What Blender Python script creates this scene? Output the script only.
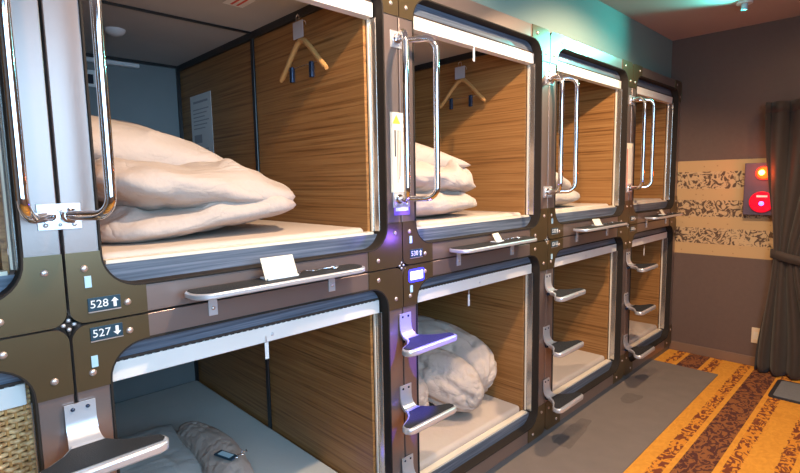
import bpy, bmesh, math, random
from mathutils import Vector, Matrix, noise as mnoise
PI = math.pi
sc = bpy.context.scene
for o in list(bpy.data.objects): bpy.data.objects.remove(o)
C = sc.collection

# ------------------------------------------------------------------ camera
YAW, PITCH, ROLL, FPX = 0.7982, -0.1077, -0.0175, 499.8
cy_, sy_, cp_, sp_ = math.cos(YAW), math.sin(YAW), math.cos(PITCH), math.sin(PITCH)
fw = Vector((-sy_*cp_, cy_*cp_, sp_)); rt = Vector((cy_, sy_, 0)); up = rt.cross(fw)
cr_, sr_ = math.cos(ROLL), math.sin(ROLL)
rt2 = rt*cr_ + up*sr_; up2 = up*cr_ - rt*sr_
cam = bpy.data.cameras.new('camera'); camo = bpy.data.objects.new('camera', cam); C.objects.link(camo)
M = Matrix((( rt2.x, up2.x, -fw.x, 1.3672), (rt2.y, up2.y, -fw.y, 0.0), (rt2.z, up2.z, -fw.z, 1.4622), (0, 0, 0, 1)))
camo.matrix_world = M
cam.sensor_width = 36; cam.lens = FPX/800*36; cam.clip_start = 0.02
sc.camera = camo

# ------------------------------------------------------------------ world, lights, exposure
w = bpy.data.worlds.new('world'); sc.world = w; w.use_nodes = True
w.node_tree.nodes['Background'].inputs[0].default_value = (0.75, 0.85, 1.0, 1)
w.node_tree.nodes['Background'].inputs[1].default_value = 0.6
sc.view_settings.view_transform = 'Standard'; sc.view_settings.look = 'None'
sc.view_settings.gamma = 1; sc.view_settings.use_curve_mapping = False
sc.view_settings.exposure = 0.35

def area(name, loc, target, sx, sy, power, col, spread=PI):
    l = bpy.data.lights.new(name, 'AREA'); l.shape = 'RECTANGLE'; l.size = sx; l.size_y = sy
    l.energy = power; l.color = col; l.spread = spread
    o = bpy.data.objects.new(name, l); C.objects.link(o); o.location = loc
    d = Vector(target) - Vector(loc); o.rotation_euler = d.to_track_quat('-Z', 'Y').to_euler()
    return o
def spot(name, loc, target, power, col, ang, blend=.5, size=.04):
    l = bpy.data.lights.new(name, 'SPOT'); l.energy = power; l.color = col
    l.spot_size = math.radians(ang); l.spot_blend = blend; l.shadow_soft_size = size
    o = bpy.data.objects.new(name, l); C.objects.link(o); o.location = loc
    d = Vector(target) - Vector(loc); o.rotation_euler = d.to_track_quat('-Z', 'Y').to_euler()
    return o
# added bluish fill from an invented, unseen window, reflected in the posts
area('window_fill', (2.34, 0.2, 1.75), (0, 0.5, 1.2), 2.2, 1.3, 58, (0.38, 0.69, 1.0))
# long soft ceiling fitting above the walkway and two warm ceiling spots
area('corridor_ceiling_light', (1.5, 1.6, 2.54), (1.3, 1.6, 0), 0.5, 3.4, 40, (1.0, 0.82, 0.66))
for i, (lx, ly) in enumerate(((0.78, 1.10), (0.78, 2.70))):
    spot('warm_ceiling_spot', (lx, ly, 2.53), (0.0, ly+0.25, 0.6), 105, (1.0, 0.70, 0.44), 130, .4, .03)
spot('back_wall_spot', (1.25, 3.7, 2.53), (1.1, 4.45, 1.6), 10, (1.0, 0.62, 0.34), 110, .8, .05)
# teal lights at the ceiling fixture, and a blue spot added to tint a tread
spot('teal_accent', (0.535, 3.93, 2.49), (-0.05, 2.1, 2.30), 34, (0.10, 0.95, 0.85), 110, .9, .05)
spot('teal_pin', (0.56, 3.92, 2.49), (0.0, 2.56, 2.14), 170, (0.10, 0.95, 0.85), 12, .8, .03)
spot('blue_pin_added', (0.95, 1.75, 2.50), (0.11, 1.37, 0.872), 800, (0.04, 0.03, 1.0), 9, .3, .02)  # added spot without a fixture, colours the second post's top tread

# ------------------------------------------------------------------ materials
MAT = {}
def new_mat(name):
    m = bpy.data.materials.new(name); m.use_nodes = True
    MAT[name] = m
    return m, m.node_tree.nodes, m.node_tree.links, m.node_tree.nodes['Principled BSDF']
def simple(name, col, rough=.5, metal=0.0, var=0.08, scale=6.0, bump=0.0, bscale=60, coat=0, emis=None, es=0, sheen=0):
    m, n, l, b = new_mat(name)
    b.inputs['Roughness'].default_value = rough; b.inputs['Metallic'].default_value = metal
    g = n.new('ShaderNodeNewGeometry')
    t = n.new('ShaderNodeTexNoise'); t.inputs['Scale'].default_value = scale; t.inputs['Detail'].default_value = 4
    l.new(g.outputs['Position'], t.inputs['Vector'])
    mx = n.new('ShaderNodeMix'); mx.data_type = 'RGBA'
    mx.inputs[6].default_value = (*[c*(1-var) for c in col], 1); mx.inputs[7].default_value = (*[min(1, c*(1+var)) for c in col], 1)
    l.new(t.outputs['Fac'], mx.inputs[0]); l.new(mx.outputs[2], b.inputs['Base Color'])
    if coat: b.inputs['Coat Weight'].default_value = coat; b.inputs['Coat Roughness'].default_value = .08
    if sheen: b.inputs['Sheen Weight'].default_value = sheen
    if bump:
        t2 = n.new('ShaderNodeTexNoise'); t2.inputs['Scale'].default_value = bscale; t2.inputs['Detail'].default_value = 5
        l.new(g.outputs['Position'], t2.inputs['Vector'])
        bp = n.new('ShaderNodeBump'); bp.inputs['Strength'].default_value = bump; bp.inputs['Distance'].default_value = .01
        l.new(t2.outputs['Fac'], bp.inputs['Height']); l.new(bp.outputs[0], b.inputs['Normal'])
    if emis:
        b.inputs['Emission Color'].default_value = (*emis, 1); b.inputs['Emission Strength'].default_value = es
    return m
def grain(name, dark, mid, light, rough=.45, sx=1.2, sz=55, axis='x', spec=.4):
    m, n, l, b = new_mat(name)
    g = n.new('ShaderNodeNewGeometry'); mp = n.new('ShaderNodeMapping')
    s = {'x': (sx, sz*.4, sz), 'y': (sz*.4, sx, sz)}[axis]
    mp.inputs['Scale'].default_value = s
    l.new(g.outputs['Position'], mp.inputs['Vector'])
    nz = n.new('ShaderNodeTexNoise'); nz.inputs['Scale'].default_value = 1.0; nz.inputs['Detail'].default_value = 6
    nz.inputs['Roughness'].default_value = .62; nz.inputs['Distortion'].default_value = .35
    l.new(mp.outputs[0], nz.inputs['Vector'])
    r = n.new('ShaderNodeValToRGB'); cr = r.color_ramp
    cr.elements[0].position = .34; cr.elements[0].color = (*dark, 1)
    cr.elements[1].position = .66; cr.elements[1].color = (*light, 1)
    e = cr.elements.new(.48); e.color = (*mid, 1)
    l.new(nz.outputs['Fac'], r.inputs[0]); l.new(r.outputs[0], b.inputs['Base Color'])
    b.inputs['Roughness'].default_value = rough; b.inputs['Specular IOR Level'].default_value = spec
    bp = n.new('ShaderNodeBump'); bp.inputs['Strength'].default_value = .15; bp.inputs['Distance'].default_value = .003
    l.new(nz.outputs['Fac'], bp.inputs['Height']); l.new(bp.outputs[0], b.inputs['Normal'])
    return m
simple('bronze', (.29, .225, .205), .30, .65, .05, 3, .02, 150)
simple('bronze_plate', (.145, .105, .055), .30, .65, .12, 5)
simple('bead', (.03, .024, .02), .7, .0)
simple('rivet', (.62, .50, .45), .35, .7)
simple('chrome', (.86, .86, .88), .07, 1.0, .02)
simple('steel', (.70, .71, .75), .30, .6, .05)
simple('channel', (.62, .60, .57), .22, .85)
simple('white_track', (.80, .78, .75), .4)
simple('cream', (.80, .70, .56), .45)
simple('brush', (.05, .035, .03), .9)
grain('wood', (.18, .075, .022), (.33, .152, .048), (.42, .215, .075), .42, 1.4, 95)
grain('grey_wood', (.055, .07, .10), (.10, .125, .17), (.18, .21, .27), .35, 2.0, 110, 'y')
simple('pod_ceiling', (.50, .485, .475), .6)
simple('pod_back', (.19, .215, .225), .5)
simple('black_trim', (.018, .018, .02), .35)
simple('sheet', (.58, .49, .42), .85, 0, .05, 4, .25, 25)
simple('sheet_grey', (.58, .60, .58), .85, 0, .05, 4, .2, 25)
simple('duvet', (.50, .425, .375), .9, 0, .05, 3, .35, 45)
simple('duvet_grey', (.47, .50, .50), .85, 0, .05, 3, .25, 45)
simple('tread', (.030, .032, .036), .55, 0, .2, 30, .25, 400)
simple('label_navy', (.02, .055, .085), .3)
simple('white', (.85, .85, .85), .5)
simple('paper', (.80, .80, .80), .6)
simple('paper_cream', (.86, .78, .62), .6)
simple('ink', (.08, .08, .10), .7)
simple('ink_grey', (.42, .42, .46), .7)
simple('red_ink', (.65, .08, .06), .6)
simple('yellow', (.80, .58, .06), .5)
simple('pale_blue_tag', (.45, .68, .80), .3)
simple('hanger_wood', (.50, .26, .09), .4, 0, .15, 12)
simple('clip_dark', (.05, .07, .12), .25, .6)
simple('curtain', (.050, .033, .024), .75, 0, .12, 20, .15, 200, sheen=.15)
simple('box_metal', (.13, .10, .14), .4, .3)
simple('outlet', (.80, .62, .42), .5)
simple('ceiling', (.50, .38, .35), .8, 0, .04, 2)
simple('upper_wall', (.19, .255, .24), .75, 0, .04, 2)
simple('plain_wall', (.30, .245, .225), .8, 0, .05, 2)
simple('far_wall', (.42, .36, .33), .8)
simple('baseboard', (.22, .13, .085), .5)
simple('kick', (.16, .17, .18), .4, .3)
simple('mat_edge', (.03, .03, .035), .6)
simple('mat_blue', (.20, .205, .22), .9, 0, .15, 60, .4, 300)
simple('grey_mat', (.215, .175, .15), .95, 0, .13, 9, .5, 350)
simple('mat_stain', (.16, .13, .112), .95, 0, .15, 30, .4, 350)
simple('lamp_orange', (.9, .1, .01), .3, emis=(1.0, .07, .006), es=3)
simple('lamp_core', (.9, .6, .1), .3, emis=(1.0, .62, .10), es=7)
simple('bell_red', (.55, .005, .02), .25, emis=(1.0, .0, .02), es=.45)  # bell red lifted by added emission; the bell is no lamp
simple('lamp_blue', (.1, .1, .8), .25, emis=(.15, .15, 1.0), es=3)
simple('lit_label', (.85, .88, 1), .3, emis=(.62, .68, 1.0), es=2.2)
simple('blue_glow', (.05, .05, .9), .3, emis=(.03, .03, 1.0), es=2.0)
simple('violet', (.22, .12, .55), .4)
simple('screen', (.02, .03, .05), .1)
simple('tube_white', (.8, .8, .82), .4)

for q in ('tread', 'bead'): MAT[q].node_tree.nodes['Principled BSDF'].inputs['Specular IOR Level'].default_value = .15
def creases(name, strength, dist, scale=7.0):
    m = MAT[name]; n = m.node_tree.nodes; l = m.node_tree.links; b = n['Principled BSDF']
    g = n.new('ShaderNodeNewGeometry'); t = n.new('ShaderNodeTexNoise')
    t.inputs['Scale'].default_value = scale; t.inputs['Detail'].default_value = 3; t.inputs['Distortion'].default_value = 1.6
    mp = n.new('ShaderNodeMapping'); mp.inputs['Scale'].default_value = (1, .55, 1.5); mp.inputs['Rotation'].default_value = (.2, .3, .5)
    l.new(g.outputs['Position'], mp.inputs[0]); l.new(mp.outputs[0], t.inputs['Vector'])
    a = n.new('ShaderNodeMath'); a.operation = 'SUBTRACT'; a.inputs[1].default_value = .5; l.new(t.outputs['Fac'], a.inputs[0])
    c = n.new('ShaderNodeMath'); c.operation = 'ABSOLUTE'; l.new(a.outputs[0], c.inputs[0])
    d = n.new('ShaderNodeMath'); d.operation = 'POWER'; d.inputs[1].default_value = .5; l.new(c.outputs[0], d.inputs[0])
    bp = n.new('ShaderNodeBump'); bp.inputs['Strength'].default_value = strength; bp.inputs['Distance'].default_value = dist
    l.new(d.outputs[0], bp.inputs['Height'])
    old = b.inputs['Normal'].links
    if old: l.new(old[0].from_socket, bp.inputs['Normal'])
    l.new(bp.outputs[0], b.inputs['Normal'])
creases('duvet', .33, .03, 4.5); creases('duvet_grey', .25, .03, 4.5); creases('sheet', .15, .02, 3); creases('sheet_grey', .15, .02, 3)
def nodes_carpet():
    m, n, l, b = new_mat('carpet')
    g = n.new('ShaderNodeNewGeometry'); sx = n.new('ShaderNodeSeparateXYZ'); l.new(g.outputs['Position'], sx.inputs[0])
    def math_(op, a, bb=None, c=None):
        k = n.new('ShaderNodeMath'); k.operation = op
        for i, v in enumerate((a, bb, c)):
            if v is None: continue
            if isinstance(v, (int, float)): k.inputs[i].default_value = v
            else: l.new(v, k.inputs[i])
        return k.outputs[0]
    wob = n.new('ShaderNodeTexNoise'); wob.inputs['Scale'].default_value = 26; wob.inputs['Detail'].default_value = 3
    l.new(g.outputs['Position'], wob.inputs['Vector'])
    d = math_('PINGPONG', math_('ADD', sx.outputs[0], -.682 + .455*4), .2275)
    dw = math_('ADD', d, math_('MULTIPLY', math_('SUBTRACT', wob.outputs['Fac'], .5), .035))
    # leafy figure: distorted noise cut by a threshold
    mp = n.new('ShaderNodeMapping'); mp.inputs['Scale'].default_value = (1, .62, 1); mp.inputs['Rotation'].default_value = (0, 0, .5)
    l.new(g.outputs['Position'], mp.inputs[0])
    lf = n.new('ShaderNodeTexNoise'); lf.inputs['Scale'].default_value = 21; lf.inputs['Detail'].default_value = 2
    lf.inputs['Distortion'].default_value = 2.4; l.new(mp.outputs[0], lf.inputs['Vector'])
    fig = n.new('ShaderNodeValToRGB'); fig.color_ramp.elements[0].position = .47; fig.color_ramp.elements[1].position = .53
    l.new(lf.outputs['Fac'], fig.inputs[0])
    def mix(f, a, bb):
        k = n.new('ShaderNodeMix'); k.data_type = 'RGBA'; l.new(f, k.inputs[0])
        for i, v in ((6, a), (7, bb)):
            if isinstance(v, tuple): k.inputs[i].default_value = (*v, 1)
            else: l.new(v, k.inputs[i])
        return k.outputs[2]
    gold = mix(lf.outputs['Fac'], (.62, .23, .018), (.90, .42, .05))
    darkfl = mix(fig.outputs[0], (.085, .022, .016), (.30, .105, .03))
    redfl = mix(fig.outputs[0], (.20, .045, .014), (.74, .28, .025))
    c = mix(math_('GREATER_THAN', d, .074), darkfl, gold)
    c = mix(math_('GREATER_THAN', d, .102), c, redfl)
    c = mix(math_('GREATER_THAN', dw, .165), c, gold)
    l.new(c, b.inputs['Base Color']); b.inputs['Roughness'].default_value = .9
    f = n.new('ShaderNodeTexNoise'); f.inputs['Scale'].default_value = 500; l.new(g.outputs['Position'], f.inputs['Vector'])
    bp = n.new('ShaderNodeBump'); bp.inputs['Strength'].default_value = .4; bp.inputs['Distance'].default_value = .004
    l.new(f.outputs['Fac'], bp.inputs['Height']); l.new(bp.outputs[0], b.inputs['Normal'])
nodes_carpet()
def nodes_backwall():
    m, n, l, b = new_mat('back_wallpaper')
    g = n.new('ShaderNodeNewGeometry'); sx = n.new('ShaderNodeSeparateXYZ'); l.new(g.outputs['Position'], sx.inputs[0])
    z = sx.outputs[2]
    def cmp(op, a, v):
        k = n.new('ShaderNodeMath'); k.operation = op; l.new(a, k.inputs[0]); k.inputs[1].default_value = v; return k.outputs[0]
    def mul(a, bb):
        k = n.new('ShaderNodeMath'); k.operation = 'MULTIPLY'; l.new(a, k.inputs[0]); l.new(bb, k.inputs[1]); return k.outputs[0]
    def add(a, bb):
        k = n.new('ShaderNodeMath'); k.operation = 'ADD'; l.new(a, k.inputs[0]); l.new(bb, k.inputs[1]); return k.outputs[0]
    def mix(f, a, bb):
        k = n.new('ShaderNodeMix'); k.data_type = 'RGBA'; l.new(f, k.inputs[0])
        for i, v in ((6, a), (7, bb)):
            if isinstance(v, tuple): k.inputs[i].default_value = (*v, 1)
            else: l.new(v, k.inputs[i])
        return k.outputs[2]
    band = mul(cmp('GREATER_THAN', z, .838), cmp('LESS_THAN', z, 1.594))
    fl = None
    for a, c in ((1.370, 1.505), (1.145, 1.278), (.930, 1.055)):
        q = mul(cmp('GREATER_THAN', z, a), cmp('LESS_THAN', z, c)); fl = q if fl is None else add(fl, q)
    lf = n.new('ShaderNodeTexNoise'); lf.inputs['Scale'].default_value = 17; lf.inputs['Detail'].default_value = 2; lf.inputs['Distortion'].default_value = 3
    l.new(g.outputs['Position'], lf.inputs['Vector'])
    rp = n.new('ShaderNodeValToRGB'); rp.color_ramp.elements[0].position = .44; rp.color_ramp.elements[1].position = .52
    l.new(lf.outputs['Fac'], rp.inputs[0])
    floral = mix(rp.outputs[0], (.11, .060, .035), (.60, .40, .21))
    # small motifs on the plain gold strips
    vo = n.new('ShaderNodeTexVoronoi'); vo.inputs['Scale'].default_value = 22; vo.inputs['Randomness'].default_value = .15
    l.new(g.outputs['Position'], vo.inputs['Vector'])
    gold = mix(cmp('LESS_THAN', vo.outputs['Distance'], .22), (.58, .365, .17), (.44, .25, .11))
    gold = mix(fl, gold, floral)
    st = n.new('ShaderNodeTexNoise'); st.inputs['Scale'].default_value = 40; l.new(g.outputs['Position'], st.inputs['Vector'])
    plain = mix(st.outputs['Fac'], (.128, .080, .064), (.148, .094, .074))
    l.new(mix(band, plain, gold), b.inputs['Base Color']); b.inputs['Roughness'].default_value = .7
nodes_backwall()
def nodes_wicker():
    m, n, l, b = new_mat('wicker')
    b.inputs['Base Color'].default_value = (.62, .36, .15, 1); b.inputs['Roughness'].default_value = .5
    g = n.new('ShaderNodeNewGeometry')
    t = n.new('ShaderNodeTexNoise'); t.inputs['Scale'].default_value = 60; l.new(g.outputs['Position'], t.inputs['Vector'])
    r = n.new('ShaderNodeValToRGB'); r.color_ramp.elements[0].position = .35; r.color_ramp.elements[1].position = .65
    r.color_ramp.elements[0].color = (.42, .20, .07, 1); r.color_ramp.elements[1].color = (.82, .56, .28, 1)
    l.new(t.outputs['Fac'], r.inputs[0]); l.new(r.outputs[0], b.inputs['Base Color'])
nodes_wicker()

# ------------------------------------------------------------------ mesh helpers
def obj(name, bm, mat, parent=None, smooth=None, bevel=0):
    bmesh.ops.recalc_face_normals(bm, faces=bm.faces)
    me = bpy.data.meshes.new(name); bm.to_mesh(me); bm.free()
    me.materials.append(MAT[mat])
    if smooth is not None:
        for p in me.polygons: p.use_smooth = True
        if smooth < 180:
            try: me.set_sharp_from_angle(angle=math.radians(smooth))
            except Exception: pass
    o = bpy.data.objects.new(name, me); C.objects.link(o)
    if parent: o.parent = parent
    if bevel:
        md = o.modifiers.new('bevel', 'BEVEL'); md.width = bevel; md.segments = 2; md.limit_method = 'ANGLE'; md.angle_limit = math.radians(40)
    return o
def tag(o, label=None, cat=None, group=None, kind=None):
    if label: o['label'] = label
    if cat: o['category'] = cat
    if group: o['group'] = group
    if kind: o['kind'] = kind
    return o
def empty(name, loc, label, cat, group=None, rz=0):
    o = bpy.data.objects.new(name, None); C.objects.link(o); o.location = loc; o.rotation_euler = (0, 0, rz)
    o.empty_display_size = .05
    return tag(o, label, cat, group)
def kids(o): return [c for c in C.objects if c.parent == o]
def dup(o, loc=None, label=None, parent=None):
    c = o.copy(); C.objects.link(c)
    if parent: c.parent = parent
    if loc is not None: c.location = loc
    if label: c['label'] = label
    for k in kids(o): dup(k, parent=c)
    return c
def box(bm, a, b):
    (x0, y0, z0), (x1, y1, z1) = a, b
    v = [bm.verts.new(p) for p in ((x0,y0,z0),(x1,y0,z0),(x1,y1,z0),(x0,y1,z0),(x0,y0,z1),(x1,y0,z1),(x1,y1,z1),(x0,y1,z1))]
    for f in ((0,3,2,1),(4,5,6,7),(0,1,5,4),(1,2,6,5),(2,3,7,6),(3,0,4,7)): bm.faces.new([v[i] for i in f])
    return bm
def B(a, b): return box(bmesh.new(), a, b)
def rrect(y0, y1, z0, z1, r, n=8):
    pts = []
    for (cy, cz, a0) in ((y1-r, z1-r, 0), (y0+r, z1-r, 90), (y0+r, z0+r, 180), (y1-r, z0+r, 270)):
        for i in range(n+1):
            a = math.radians(a0 + 90*i/n); pts.append((cy+r*math.cos(a), cz+r*math.sin(a)))
    return pts
def ring(bm, outer, inner, x0, x1):
    """closed ring between two equal-length loops in the y-z plane, from x0 to x1"""
    n = len(outer)
    vs = [[bm.verts.new((x, p[0], p[1])) for p in lp] for lp in (outer, inner) for x in (x0, x1)]
    o0, o1, i0, i1 = vs
    for k in range(n):
        j = (k+1) % n
        bm.faces.new((o1[k], o1[j], i1[j], i1[k])); bm.faces.new((o0[k], i0[k], i0[j], o0[j]))
        bm.faces.new((o0[k], o0[j], o1[j], o1[k])); bm.faces.new((i0[k], i1[k], i1[j], i0[j]))
    return bm
def prism(bm, poly, f0, f1):
    """extrude polygon; f0,f1 map (u,v)->xyz for the two caps"""
    a = [bm.verts.new(f0(*p)) for p in poly]; b = [bm.verts.new(f1(*p)) for p in poly]
    n = len(poly)
    bm.faces.new(a); bm.faces.new(b[::-1])
    for k in range(n): bm.faces.new((a[k], a[(k+1) % n], b[(k+1) % n], b[k]))
    return bm
def tube(bm, pts, r, seg=12, caps=True):
    pts = [Vector(p) for p in pts]; rings = []
    t0 = (pts[1]-pts[0]).normalized()
    nrm = t0.orthogonal().normalized()
    for i, p in enumerate(pts):
        t = ((pts[min(i+1, len(pts)-1)] - pts[max(i-1, 0)])).normalized()
        nrm = (nrm - t*nrm.dot(t)).normalized(); bn = t.cross(nrm)
        rr = r[i] if isinstance(r, (list, tuple)) else r
        rings.append([bm.verts.new(p + (nrm*math.cos(2*PI*k/seg) + bn*math.sin(2*PI*k/seg))*rr) for k in range(seg)])
    for a, b in zip(rings, rings[1:]):
        for k in range(seg): bm.faces.new((a[k], a[(k+1) % seg], b[(k+1) % seg], b[k]))
    if caps: bm.faces.new(rings[0][::-1]); bm.faces.new(rings[-1])
    return bm
def dome(bm, c, axis, r, h, seg=14, rings=4):
    """low rivet-like dome on a surface, axis = outward direction"""
    ax = Vector(axis).normalized(); u = ax.orthogonal().normalized(); v = ax.cross(u); c = Vector(c); prev = None
    for i in range(rings+1):
        a = PI/2*i/rings
        if i == rings:
            t = bm.verts.new(c + ax*h)
            for k in range(seg): bm.faces.new((prev[k], prev[(k+1) % seg], t))
        else:
            cur = [bm.verts.new(c + ax*(h*math.sin(a)) + (u*math.cos(2*PI*k/seg)+v*math.sin(2*PI*k/seg))*r*math.cos(a)) for k in range(seg)]
            if prev:
                for k in range(seg): bm.faces.new((prev[k], prev[(k+1) % seg], cur[(k+1) % seg], cur[k]))
            else: bm.faces.new(cur[::-1])
            prev = cur
    return bm
def cyl(bm, a, b, r, seg=16): return tube(bm, [a, b], r, seg)
def arc_pts(c, r, a0, a1, n, f):
    return [f(c[0]+r*math.cos(math.radians(a0+(a1-a0)*i/n)), c[1]+r*math.sin(math.radians(a0+(a1-a0)*i/n))) for i in range(n+1)]
def text_mesh(name, s, size, mat, parent, loc, facing='x', extrude=.0004, align='CENTER', sx=1.0):
    cu = bpy.data.curves.new(name, 'FONT'); cu.body = s; cu.size = size; cu.extrude = extrude
    cu.align_x = align; cu.align_y = 'CENTER'; cu.resolution_u = 3
    to = bpy.data.objects.new(name+'_tmp', cu); C.objects.link(to)
    dg = bpy.context.evaluated_depsgraph_get(); dg.update()
    me = bpy.data.meshes.new_from_object(to.evaluated_get(dg))
    bpy.data.objects.remove(to)
    if facing == 'x': R = Matrix(((0, 0, 1), (sx, 0, 0), (0, 1, 0)))       # text x -> world y, text y -> world z
    elif facing == '-y': R = Matrix(((sx, 0, 0), (0, 0, -1), (0, 1, 0)))
    elif facing == 'z': R = Matrix(((sx, 0, 0), (0, 1, 0), (0, 0, 1)))
    me.transform(R.to_4x4()); me.name = name; me.materials.clear(); me.materials.append(MAT[mat])
    o = bpy.data.objects.new(name, me); C.objects.link(o); o.location = loc
    if parent: o.parent = parent
    return o

# ------------------------------------------------------------------ setting
PIT = 1.1; Y0 = .2414; ZB = .05; H = 1.0915; ZS = ZB+H           # pitch, first seam, base, module height, seam height
YW = 4.56; ZC = 2.5726; XO = 2.40; YN = -2.6
def struct(name, bm, mat, **k): return tag(obj(name, bm, mat, **k), kind='structure')
struct('floor', B((-2.2, YN, -.06), (XO+.1, YW+.1, 0)), 'carpet')
struct('ceiling', B((-2.2, YN, ZC), (XO+.1, YW+.1, ZC+.08)), 'ceiling')
struct('wall_back', B((-2.2, YW, 0), (XO+.1, YW+.1, ZC)), 'back_wallpaper')
struct('wall_left', B((-2.2, YN, 2.262), (-.085, YW, ZC)), 'upper_wall')
struct('wall_near', B((-2.2, YN-.1, -.06), (XO+.1, YN, ZC+.08)), 'far_wall')
bm = bmesh.new()                                                 # wall opposite the bunks, with a hole for the added window
box(bm, (XO, YN, 0), (XO+.1, -.95, ZC)); box(bm, (XO, 1.35, 0), (XO+.1, YW, ZC))
box(bm, (XO, -.95, 0), (XO+.1, 1.35, 1.05)); box(bm, (XO, -.95, 2.42), (XO+.1, 1.35, ZC))
struct('wall_right', bm, 'plain_wall')
bm = bmesh.new()
for a, b in (((XO-.02, -1.0, 1.0), (XO+.06, 1.4, 1.06)), ((XO-.02, -1.0, 2.41), (XO+.06, 1.4, 2.47)), ((XO-.02, -1.0, 1.06), (XO+.06, -.94, 2.41)), ((XO-.02, 1.34, 1.06), (XO+.06, 1.4, 2.41))): box(bm, a, b)
struct('window_added', bm, 'white')  # unseen window frame, added around the fill light
struct('baseboard_back', B((-.05, YW-.012, 0), (XO, YW, .075)), 'baseboard', bevel=.003)
struct('wall_bunk_side', B((-2.2, YN, 0), (-.02, Y0-PIT-.01, 2.262)), 'plain_wall')

# ------------------------------------------------------------------ sleeping capsules
OM = .072; OT = .062; OR = .088       # frame margins and corner radius of the opening
W = PIT - .006
def make_capsule(loc):
    t = empty('sleeping_capsule', loc, 'x', 'sleeping capsule', 'sleeping capsules stacked two high along the corridor')
    h = H - .005; y0 = .003; y1 = y0+W
    outer = rrect(y0, y1, 0, h, .034); inner = rrect(y0+OM, y1-OM, OM, h-OT, OR)
    obj('front_frame', ring(bmesh.new(), outer, inner, -.055, 0), 'bronze', t, 30, .003)
    bi = rrect(y0+OM-.001, y1-OM+.001, OM-.001, h-OT+.001, OR); bo = rrect(y0+OM+.005, y1-OM-.005, OM+.005, h-OT-.005, OR-.005)
    obj('opening_bead', ring(bmesh.new(), bi, bo, -.060, .004), 'bead', t, 30, .0015)
    # inner panels of the opening, set back
    a = y0+OM+.004; b = y1-OM-.004; zl = OM+.004; zh = h-OT-.004
    obj('sill_panel', B((-.075, a, zl), (-.045, b, .128)), 'grey_wood', t)
    obj('sill_strip', B((-.082, a+.02, .128), (-.050, b-.02, .137)), 'cream', t)
    obj('head_panel', B((-.075, a, .968), (-.045, b, zh)), 'grey_wood', t)
    bm = B((-.074, a+.01, .9665), (-.041, b-.01, .9735))
    for k in range(46):
        yy = a+.02+k*(b-a-.04)/46; box(bm, (-.045, yy, .957), (-.039, yy+.011, .9675))
    obj('brush_strip', bm, 'brush', t)
    tr = obj('blind_track', B((-.078, a+.01, .915), (-.038, b-.01, .9655)), 'white_track', t, bevel=.002)
    obj('screw_cap', dome(bmesh.new(), (-.038, .55, .936), (1, 0, 0), .006, .003), 'steel', tr, 60)
    for s, nm in ((0, 'side_channel'), (1, 'side_channel')):
        bm = bmesh.new()
        def yy(v): return v if s else y0+y1-v
        for (u0, u1, x0, x1) in (((1.0165, 1.0265, -.070, -.034), (1.0135, 1.0165, -.074, -.064)) if s else ((1.016, 1.026, -.075, -.05),)):
            p, q = sorted((yy(u0), yy(u1))); box(bm, (x0, p, .137), (x1, q, .916))
        c = obj(nm, bm, 'channel', t, bevel=.004)
        p, q = sorted((yy(1.009), yy(1.0135))) if s else sorted((yy(1.013), yy(1.016)))
        obj('channel_lip', B((-.074, p, .137), (-.066, q, .916)), 'cream', c)
    # cabin
    yl, yr, zc, xb = .092, .996, 1.043, -1.81
    obj('side_wall_panel', B((xb, yr, .03), (-.078, yr+.012, zc+.01)), 'wood', t)
    obj('side_wall_panel', B((xb, yl-.012, .03), (-.078, yl, zc+.01)), 'wood', t)
    obj('back_wall_panel', B((xb-.012, yl-.012, .03), (xb, yr+.012, zc+.01)), 'pod_back', t)
    obj('cabin_ceiling', B((xb, yl, zc), (-.03, yr, zc+.012)), 'pod_ceiling', t)
    obj('cabin_floor', B((xb, yl-.012, .03), (-.078, yr+.012, .045)), 'pod_ceiling', t)
    obj('outer_shell', B((xb-.02, .01, h-.016), (-.057, 1.09, h-.006)), 'pod_ceiling', t)
    T = .026
    bm = bmesh.new()
    box(bm, (xb, yr-.014, zc-T-.006), (-.078, yr, zc)); box(bm, (xb, yl, zc-T-.006), (-.078, yl+.014, zc))
    box(bm, (xb, yl, zc-.014), (xb+.02, yr, zc)); box(bm, (xb, yr-.018, .045), (xb+.018, yr, zc)); box(bm, (xb, yl, .045), (xb+.018, yl+.018, zc))
    obj('edge_trim', bm, 'black_trim', t)
    bm = bmesh.new(); xd = -.885
    box(bm, (xd-.013, yr-.012, .045), (xd+.013, yr, zc)); box(bm, (xd-.013, yl, .045), (xd+.013, yl+.012, zc)); box(bm, (xd-.011, yl, zc-.008), (xd+.011, yr, zc))
    jt = obj('joint_strip', bm, 'black_trim', t, bevel=.004)
    # reading light, switch panel and detector at the far end
    obj('reading_light', B((xb, .46, .998), (xb+.035, .765, 1.022)), 'tube_white', t, bevel=.006)
    pn = obj('control_panel', B((xb, .458, .868), (xb+.012, .548, .958)), 'white', t, bevel=.003)
    obj('screen', B((xb+.012, .476, .884), (xb+.014, .53, .934)), 'screen', pn)
    obj('detector', dome(bmesh.new(), (-1.25, .50, zc), (0, 0, -1), .045, .03, 20), 'tube_white', t, 60)
    # cast corner plates with two rivets each
    A = .17
    poly = [(0, A), (OM, A)] + arc_pts((OM+OR, OM+OR), OR, 180, 270, 8, lambda u, v: (u, v)) + [(A, OM), (A, 0)] + arc_pts((.034, .034), .034, 270, 180, 6, lambda u, v: (u, v))
    poly[2] = (OM, OM+OR)
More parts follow.
